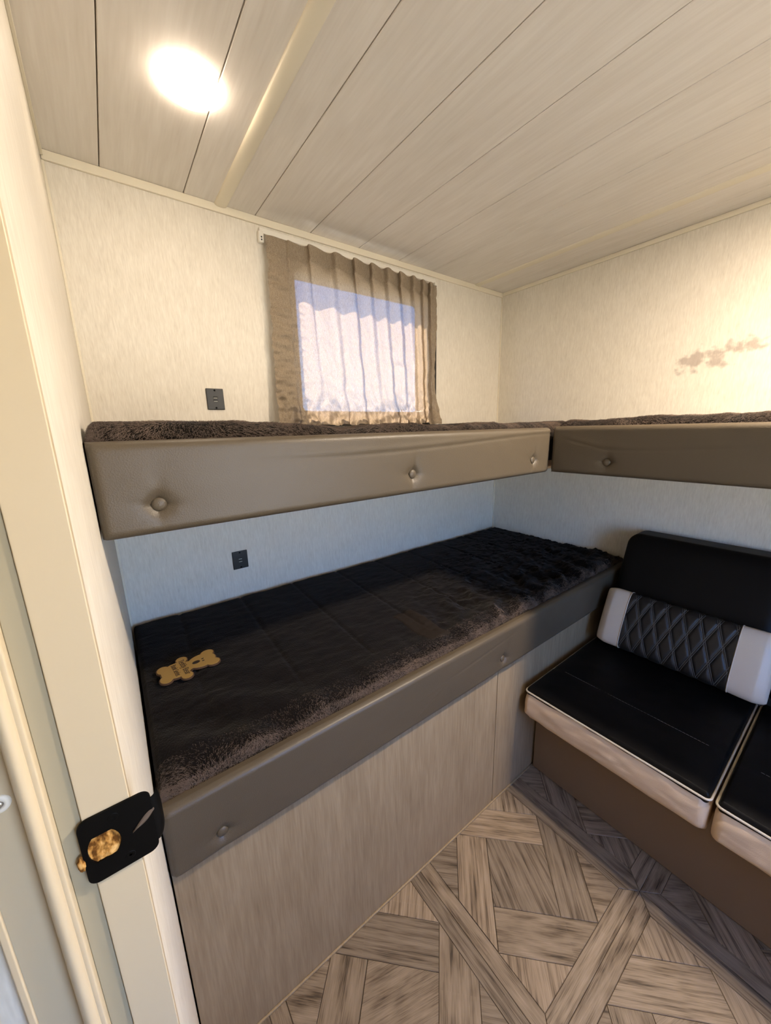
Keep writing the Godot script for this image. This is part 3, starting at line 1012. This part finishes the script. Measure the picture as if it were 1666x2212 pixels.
func build_mats() -> void:
	var w1 := nz(101, 4.0, 3)
	var w2 := nz(102, 14.0, 3)
	# upper mat along the window wall
	var top_a := func(x: float, z: float) -> float:
		var f := smoothstep(0.45, 0.75, z)
		var y := 1.331 + 0.004 * w1.get_noise_2d(x, z)
		y += f * 0.014 * smoothstep(-1.45, -1.70, x)
		y += f * 0.010 * w2.get_noise_2d(x * 0.7, 3.0) * smoothstep(-1.75, -1.4, x)
		return y
	var front := func(r: RandomNumberGenerator) -> Vector2:
		if r.randf() < 0.80:
			return Vector2(r.randf_range(0.02, 0.98), r.randf_range(0.89, 0.985))
		return Vector2(r.randf_range(0.02, 0.98), r.randf_range(0.3, 0.9))
	mat_thing("bunk_mat", "brown plush mat on the high bunk under the curtained window", XP + 0.004, -0.004, 0.008, 0.741, 1.2125, top_a, true, 70000, front, 201, 0.0075)
	# upper mat over the sofa
	var top_b := func(x: float, z: float) -> float:
		var f := smoothstep(-0.45, -0.70, x)
		return 1.334 + f * (0.006 * smoothstep(0.8, 1.2, z) + 0.005 * w2.get_noise_2d(z * 0.8, 9.0)) + 0.003 * w1.get_noise_2d(x + 5.0, z)
	front = func(r: RandomNumberGenerator) -> Vector2:
		if r.randf() < 0.85:
			return Vector2(r.randf_range(0.01, 0.14), r.randf_range(0.02, 0.62))
		return Vector2(r.randf_range(0.14, 0.7), r.randf_range(0.02, 0.6))
	mat_thing("bunk_mat", "brown plush mat on the high bunk above the black sofa", -0.734, -0.010, 0.780, ZR - 0.01, 1.2125, top_b, false, 40000, front, 202, 0.0075)
	# lower mat: quilting seams across it and a loose, wrinkled front edge
	var top_c := func(x: float, z: float) -> float:
		var y := 0.719 + 0.003 * w1.get_noise_2d(x, z)
		var sx := fposmod(x + 0.10 + 0.03 * z, 0.205)
		y -= 0.0045 * exp(-pow((minf(sx, 0.205 - sx)) / 0.005, 2.0)) * smoothstep(0.70, 0.55, z)
		var loose := smoothstep(-1.35, -0.75, x) * smoothstep(0.30, 0.68, z)
		y += loose * (0.015 * sin((x + 0.35 * z) * 46.0 + 3.0 * w1.get_noise_2d(x * 2.0, z * 2.0)) * (0.6 + 0.8 * w2.get_noise_2d(x * 0.3, z * 0.3)))
		var right := smoothstep(-0.9, -0.3, x)
		var rid := 1.0 - absf(w1.get_noise_2d(x * 1.7 + 8.0, z * 3.4)) * 2.2
		y += smoothstep(-1.25, -0.7, x) * smoothstep(0.05, 0.3, z) * 0.0045 * pow(maxf(0.0, rid), 6.0)
		y += right * 0.004 * w2.get_noise_2d(x * 1.5, z * 1.5) + 0.002 * w2.get_noise_2d(x * 0.8, z * 2.0)
		y += smoothstep(-1.5, -1.65, x) * smoothstep(0.35, 0.7, z) * 0.006 * sin((x * 0.8 - z) * 38.0)
		y += 0.008 * smoothstep(0.60, 0.71, z) * (1.0 + 0.9 * w2.get_noise_2d(x * 0.5, 20.0))
		return y
	front = func(r: RandomNumberGenerator) -> Vector2:
		var k := r.randf()
		if r.randf() < 0.72:
			return Vector2(r.randf_range(0.01, 0.99), 0.986 - 0.028 * k)
		return Vector2(r.randf_range(0.01, 0.99), 0.958 - 0.045 * k * k)
	var t := mat_thing("bunk_mat", "dark brown plush mat with a tan bear-shaped label on the low bunk", XP + 0.005, -0.004, 0.006, 0.742, 0.6105, top_c, true, 60000, front, 203, 0.0058)
	bear_label(t)
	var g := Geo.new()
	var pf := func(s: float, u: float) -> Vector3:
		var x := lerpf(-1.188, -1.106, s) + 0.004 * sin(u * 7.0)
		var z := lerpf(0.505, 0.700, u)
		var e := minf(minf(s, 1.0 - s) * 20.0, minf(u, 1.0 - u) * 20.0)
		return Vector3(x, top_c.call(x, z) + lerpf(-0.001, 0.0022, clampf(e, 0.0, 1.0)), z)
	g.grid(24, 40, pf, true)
	part("nap_sheen_patch", g, M.nap, t, "paler rectangle for the sheen of flattened plush")  # paler colour stands in for the sheen of brushed nap

# sewn-on label in the outline of a bear, with its lettering
func bear_label(parent: Node3D) -> void:
	var o := Vector3(-1.770, 0.7245, 0.387)
	# label axes: x is the reading direction, y points to the head, z up
	var xf := Transform3D(Basis(Vector3(0.10, 0, 0.995), Vector3(0.995, 0, -0.10), Vector3.UP), o)
	var poly := PackedVector2Array()
	for e in [[0, 0.034, 0.031, 0.034], [-0.026, 0.055, 0.015, 0.016], [0.026, 0.055, 0.015, 0.016], [0, -0.026, 0.035, 0.036], [-0.040, -0.006, 0.014, 0.013], [0.040, -0.012, 0.014, 0.013], [-0.023, -0.053, 0.017, 0.014], [0.023, -0.055, 0.017, 0.014], [0, 0.0, 0.021, 0.02]]:
		var c := PackedVector2Array()
		for k in 28:
			var a := TAU * k / 28
			c.append(Vector2(e[0] + e[2] * cos(a), e[1] + e[3] * sin(a)))
		if poly.is_empty():
			poly = c
		else:
			var r := Geometry2D.merge_polygons(poly, c)
			poly = r[0]
	var g := Geo.new()
	var edge := Geometry2D.offset_polygon(poly, 0.0022)[0]
	g.prism(edge, 0.0040, xf)
	var p := part("bear_label", g, M.tan_edge, parent, "tan bear-shaped label with dark lettering")
	g = Geo.new()
	g.prism(poly, 0.0012, xf.translated_local(Vector3(0, 0, 0.0040)))
	part("label_face", g, M.tan, p)
	g = Geo.new()
	for e in [[0, 0.020, 0.0068, 0.0095], [-0.0052, 0.0375, 0.0021, 0.0030], [0.0052, 0.0365, 0.0021, 0.0030]]:
		var c := PackedVector2Array()
		for k in 20:
			var a := TAU * k / 20
			c.append(Vector2(e[0] + e[2] * cos(a), e[1] + e[3] * sin(a)))
		g.prism(c, 0.0006, xf.translated_local(Vector3(0, 0, 0.0052)))
	part("eyes_and_nose", g, M.ink, p)
	for q in [["Teddy Bear", -0.0100, 0.0185, 0.076], ["Bunk Series", -0.0285, 0.0125, 0.056]]:
		var tm := TextMesh.new()
		tm.text = q[0]
		var sf := SystemFont.new()
		sf.font_names = PackedStringArray(["Droid Sans"])
		tm.font = sf
		tm.font_size = 48
		tm.pixel_size = 0.001
		tm.depth = 0.01
		var bb := tm.get_aabb()
		var mi := MeshInstance3D.new()
		mi.mesh = tm
		mi.material_override = M.ink
		mi.name = numbered("lettering", p)
		p.add_child(mi)
		var sx: float = q[3] / bb.size.x
		var sy: float = q[2] / bb.size.y
		var loc := Transform3D(Basis(Vector3(sx, 0, 0), Vector3(0, sy, 0), Vector3(0, 0, 0.06)), Vector3(-bb.get_center().x * sx, q[1] - bb.get_center().y * sy, 0.0054))
		mi.global_transform = xf * loc

# ------------------------------------------------------------------ curtain
func build_curtain() -> void:
	var r := thing("curtain_rail", Vector3(-0.92, 1.97, 0.0), "white curtain rail fixed under the ceiling strip above the window", "curtain rail")
	boxpart("track", Vector3(-1.335, 1.979, 0.0005), Vector3(-0.512, 1.996, 0.012), M.white_plastic, r, 0.002)
	for x in [-1.331, -0.514]:
		boxpart("end_bracket", Vector3(x - 0.009, 1.950, 0.0005), Vector3(x + 0.009, 1.984, 0.016), M.white_plastic, r, 0.003)
		for y in [1.958, 1.966]:
			var g0 := Geo.new()
			g0.lathe(Vector3(x, y, 0.016), Vector3.BACK, [Vector2(0.0026, 0.0), Vector2(0.0022, 0.001), Vector2(0.0, 0.0012)], 12)
			part("screw", g0, M.black_plastic, r)
	var t := thing("curtain", Vector3(-0.93, 1.345, 0.05), "taupe pleated curtain glowing with sunlight over the window", "curtain")
	var folds := [-1.175, -1.075, -0.985, -0.905, -0.830, -0.757, -0.690, -0.628, -0.580]
	var n1 := nz(301, 5.0, 3)
	var n2 := nz(302, 16.0, 2)
	var fn := func(s: float, u: float) -> Vector3:
		# u: 0 at the top, 1 at the hem; the cloth doubles back on itself at every fold line
		var t0 := s * (folds.size() + 1)
		var k := mini(int(t0), folds.size())
		var q := t0 - k
		var prev: float = folds[k - 1] if k > 0 else -1.322
		var nxt: float = folds[k] if k < folds.size() else -0.530
		var wd := nxt - prev
		var ends := 0.0 if (k == 0 and q < 0.5) or (k == folds.size() and q > 0.5) else 1.0
		var kk := k if q < 0.5 else k + 1
		var a: float = ends * (0.190 + 0.060 * sin(kk * 2.3 + u * 2.2)) * (1.0 - 0.25 * u) * minf(1.0, 0.085 / wd)
		var x := prev + wd * (q - a * sin(TAU * q))
		var drift := 0.050 * u * smoothstep(-1.32, -1.10, x) * (1.0 - smoothstep(-0.75, -0.53, x))
		x += drift + 0.012 * u * n1.get_noise_2d(x * 1.5, u * 0.6) * ends
		var amp: float = 0.026 * (1.0 - 0.35 * u) * minf(1.0, wd / 0.06) * (0.35 + 0.65 * ends)
		var z := 0.028 + 0.010 * u + amp * (0.5 + 0.5 * sin(TAU * q))
		z += 0.006 * n1.get_noise_2d(x * 2.2 + 3.0, u * 0.9) * u
		z += 0.0025 * n2.get_noise_2d(x * 2.0, u * 0.9) * (0.3 + u)
		# hooked smile-shaped pucker and the gathered hem
		var px := (x + 0.765) / 0.035
		z += 0.006 * exp(-pow((u - 0.62 + 0.018 * (1.0 - px * px)) / 0.016, 2.0)) * exp(-px * px)
		z += 0.030 * smoothstep(0.80, 1.0, u) * maxf(0.0, 0.45 + 1.3 * n1.get_noise_2d(x * 3.0, 7.0)) + 0.010 * smoothstep(0.7, 0.95, u) * n1.get_noise_2d(x * 5.0 + 2.0, u * 3.0)
		# header: gathers pinched at the tape
		z += 0.004 * exp(-pow((u - 0.085) / 0.012, 2.0)) * -1.0
		# side hems with puckered stitching
		var left := 1.0 - smoothstep(0.03, 0.09, s)
		z += left * (0.004 * n2.get_noise_2d(x * 0.6, u * 2.2) * 2.0)
		var y := 1.968 - 0.623 * u + 0.010 * smoothstep(0.7, 1.0, u) * n1.get_noise_2d(x * 3.0, 2.0)
		y -= 0.006 * smoothstep(0.55, 1.0, s) * (1.0 - u)
		x += -0.016 * u * (1.0 - s) + 0.005 * n1.get_noise_2d(9.0 + s, u * 2.0) * (left + smoothstep(0.95, 1.0, s))
		# the loose right edge swings off the wall low down and shows the frame behind it
		var re := smoothstep(0.90, 1.0, s)
		x -= re * 0.020 * exp(-pow((u - 0.64) / 0.20, 2.0))
		z += re * 0.012 * u
		return Vector3(x, y, maxf(z, 0.0135))
	var g := Geo.new()
	g.grid(480, 110, fn, true)
	part("cloth", g, M.curtain, t)
	g = Geo.new()
	var hf := func(s: float, u: float) -> Vector3:
		var q: Vector3 = fn.call(s, 0.012 + 0.070 * u)
		return q + Vector3(0, 0, 0.0016 + 0.0012 * sin(PI * u))
	g.grid(480, 4, hf, true)
	part("header_tape", g, M.curtain, t)

# ------------------------------------------------------------------ small fittings
func usb_plate(x: float, y: float, label: String) -> void:
	var t := thing("usb_outlet", Vector3(x, y - 0.034, 0.0), label, "USB outlet", "black USB charging plates")
	boxpart("cover_plate", Vector3(x - 0.0275, y - 0.0345, 0.0003), Vector3(x + 0.0275, y + 0.0345, 0.0050), M.black_plastic, t, 0.0022)
	for s in [-1, 1]:
		var g := Geo.new()
		g.lathe(Vector3(x, y + s * 0.0285, 0.0049), Vector3.BACK, [Vector2(0.0034, 0.0), Vector2(0.0030, 0.0009), Vector2(0.0012, 0.0013), Vector2(0.0, 0.0009)], 14)
		part("screw", g, M.black_metal, t)
	for s in [-1, 1]:
		var p := boxpart("port", Vector3(x - 0.0072, y + s * 0.0052 - 0.0038, 0.0045), Vector3(x + 0.0072, y + s * 0.0052 + 0.0038, 0.0054), M.dark, t)
		boxpart("tongue", Vector3(x - 0.0058, y + s * 0.0052 - 0.0026, 0.0050), Vector3(x + 0.0058, y + s * 0.0052 - 0.0004, 0.0060), M.port, p)

# ------------------------------------------------------------------ sofa
func build_sofa() -> void:
	var t := thing("sofa", Vector3(-0.4, 0, 1.29), "black and beige leatherette sofa with pale piping against the end wall", "sofa")
	var z_end := 1.80
	boxpart("base", Vector3(-0.688, 0.002, 0.752), Vector3(-0.06, 0.292, z_end - 0.005), M.sofa_base, t, 0.006)
	var nw := nz(401, 9.0, 3)
	for k in 2:
		var z0 := 0.7665 if k == 0 else 1.2835
		var z1 := 1.2745 if k == 0 else z_end
		var zc := (z0 + z1) / 2
		# pale band round the cushion
		var warp := func(p: Vector3) -> Vector3:
			var o := p
			var k1 := smoothstep(-0.70, -0.795, p.x)
			o.x -= k1 * 0.010 * sin(clampf((p.y - 0.285) / 0.12, 0.0, 1.0) * PI)
			o.x += k1 * 0.004 * nw.get_noise_2d(p.z * 2.4 - p.y * 2.0, p.y)
			o.x += k1 * 0.030 * smoothstep(0.335, 0.285, p.y)
			o.y += 0.008 * cos(clampf((p.z - zc) / (z1 - z0), -0.5, 0.5) * PI) * smoothstep(0.36, 0.41, p.y)
			return o
		var g := Geo.new()
		g.rbox(Vector3(-0.800, 0.2925, z0), Vector3(-0.262, 0.408, z1), 0.022, 4, 14, warp)
		var c := part("seat_cushion", g, M.beige_leather, t, "seat cushion with a beige front band and black top")
		var warp2 := func(p: Vector3) -> Vector3:
			var o := p
			var e := clampf(minf(minf(p.x + 0.797, -0.262 - p.x), minf(p.z - z0, z1 - p.z)) / 0.10, 0.0, 1.0)
			o.y += (0.006 + 0.012 * sqrt(maxf(0.0, 1.0 - (1.0 - e) * (1.0 - e))) + 0.0022 * nw.get_noise_2d(p.x * 0.7, p.z * 0.7)) * smoothstep(0.394, 0.416, p.y)
			# seam across the seat
			o.y -= 0.0035 * exp(-pow((p.x + 0.617) / 0.004, 2.0)) * smoothstep(0.40, 0.416, p.y)
			return o
		g = Geo.new()
		g.rbox(Vector3(-0.797, 0.394, z0 + 0.003), Vector3(-0.264, 0.416, z1 - 0.003), 0.010, 4, 40, warp2)
		part("top_panel", g, M.black_leather, c, "black leatherette top")
		var path := []
		for q in loop_rect(-0.7995, -0.264, z0 + 0.0005, z1 - 0.0005, 0.014, 5):
			path.append(Vector3(q.x, 0.4125 + 0.006 * cos(clampf((q.y - zc) / (z1 - z0), -0.5, 0.5) * PI), q.y))
		g = Geo.new()
		var dense := []
		for i in path.size():
			for m in 6:
				dense.append((path[i] as Vector3).lerp(path[(i + 1) % path.size()], m / 6.0))
		g.tube(dense, 0.0030, 8, true)
		part("piping", g, M.piping, c, "pale cream piping")
		g = Geo.new()
		var zz := z0 + 0.05
		while zz < z1 - 0.05:
			var y := 0.4327
			g.tube([Vector3(-0.6225, y, zz), Vector3(-0.6225, y + 0.0005, zz + 0.0035), Vector3(-0.6225, y, zz + 0.007)], 0.0006, 5)
			zz += 0.009
		part("stitching", g, M.stitch, c)
		# backrest leans against the wall
		var b0 := 0.7925 if k == 0 else 1.2850
		var b1 := 1.2820 if k == 0 else z_end
		var lean := func(p: Vector3) -> Vector3:
			var xf: float = -0.302 + (p.y - 0.42) * 0.40
			var k2: float = (p.x + 0.302) / 0.290
			return Vector3(lerpf(xf, -0.012, k2) - 0.006 * sin(clampf((p.y - 0.45) / 0.4, 0.0, 1.0) * PI) * (1.0 - k2), p.y, p.z)
		g = Geo.new()
		g.rbox(Vector3(-0.302, 0.43, b0), Vector3(-0.012, 0.868, b1), 0.045, 6, 8, lean)
		part("backrest", g, M.black_leather, t, "plain black leatherette backrest")
	lumbar_pillow()

func lumbar_pillow() -> void:
	var P0 := Vector2(-0.312, 0.437)
	var d := Vector2(0.372, 0.928).normalized()
	var nrm := Vector2(-d.y, d.x)
	var za := 0.800
	var zb := 1.298
	var t := thing("lumbar_pillow", Vector3(-0.35, 0.437, 1.05), "lumbar pillow with pale ends and a quilted black middle leaning on the sofa back", "pillow")
	var sec := func(a: float, z: float, extra: float) -> Vector3:
		# section: a in 0..1 round the pillow, front half first (bottom to top)
		var e := minf(z - za, zb - z)
		var k := sqrt(clampf(e / 0.030, 0.0, 1.0))
		var hh := 0.112 * (0.90 + 0.10 * k)
		var th := 0.036 * (0.35 + 0.65 * k)
		var ang := -PI / 2 + a * TAU
		var cu := cos(ang)
		var su := sin(ang)
		var px := signf(cu) * pow(absf(cu), 0.62) * (th + extra)
		var py := signf(su) * pow(absf(su), 0.62) * (hh + extra)
		var q := P0 + d * (0.118 + py) + nrm * (0.040 + px)
		return Vector3(q.x, q.y, z)
	var parts := [["end_panel", za, 0.885, M.pale_leather], ["quilted_panel", 0.885, 1.207, M.quilt_leather], ["end_panel", 1.207, zb, M.pale_leather]]
	var cell := 0.0485
	var rows := 3.3
	var qd := func(a: float, z: float) -> float:
		var su := sin(-PI / 2 + a * TAU)
		var v := (signf(su) * pow(absf(su), 0.62) * 0.5 + 0.5) * rows
		var u := (z - 0.885) / cell
		var l1 := absf(fposmod(u + v * 0.5 + 0.5, 1.0) - 0.5)
		var l2 := absf(fposmod(u - v * 0.5 + 0.5, 1.0) - 0.5)
		return minf(l1, l2)
	for q in parts:
		var quilt: bool = q[0] == "quilted_panel"
		var g := Geo.new()
		var z0: float = q[1]
		var z1: float = q[2]
		var fn := func(s: float, u: float) -> Vector3:
			var z := lerpf(z0, z1, u)
			var ex := 0.0
			if quilt:
				ex = -0.0005
				if s < 0.5:
					ex += 0.0042 * (1.0 - exp(-pow(qd.call(s, z) / 0.13, 2.0))) - 0.003
			else:
				ex = 0.0015 * sin(clampf((z - z0) / (z1 - z0), 0.0, 1.0) * PI)
			return sec.call(s, z, ex)
		g.grid(220 if quilt else 72, 150 if quilt else 24, fn, false, true)
		if z0 == za or z1 == zb:
			var zz := za if z0 == za else zb
			var cap := []
			for k in 72:
				cap.append(sec.call(k / 72.0, zz, 0.0))
			g.face(cap, Vector3(0, 0, -1 if z0 == za else 1))
		var p := part(q[0], g, q[3], t, "black diamond-quilted middle" if quilt else "pale grey leatherette end")
		if quilt:
			# twin rows of stitches along the diamonds
			for fam in 2:
				var sg := 1.0 if fam == 0 else -1.0
				for kk in range(-4, 12):
					for off in [-0.055, 0.055]:
						var path := []
						for m in 61:
							var py := m / 30.0 - 1.0
							var a := (asin(signf(py) * pow(absf(py), 1.0 / 0.62)) + PI / 2) / TAU
							var v := (py * 0.5 + 0.5) * rows
							var z: float = 0.885 + cell * (kk + off - sg * v * 0.5)
							if z > 0.889 and z < 1.203 and absf(py) < 0.99:
								path.append(sec.call(a, z, -0.0012))
							elif path.size() > 0:
								break
						if path.size() > 3:
							g = Geo.new()
							g.tube(path, 0.00055, 5)
							part("stitch_row", g, M.stitch, p)
	for z in [0.885, 1.207]:
		var g := Geo.new()
		var path := []
		for k in 64:
			path.append(sec.call(k / 64.0, z, 0.0008))
		g.tube(path, 0.0016, 6, true)
		part("seam_piping", g, M.pale_leather, t)

func _ready() -> void:
	set_view()
	make_materials()
	build_shell()
	build_floor()
	build_door()
	build_bunks()
	build_sofa()
	build_mats()
	build_curtain()
	puck_light(Vector3(-1.605, H, 0.409), "glowing round light on the ceiling above the window-side bunk", 0.05, 28.0)
	puck_light(Vector3(-0.72, H, 1.57), "glowing round light on the ceiling above the sofa", 4.1, 115.0)
	usb_plate(-1.5355, 1.436, "small black USB plate on the wall above the upper mat")
	usb_plate(-1.5155, 0.8560, "small black USB plate on the wall between the two bunks")
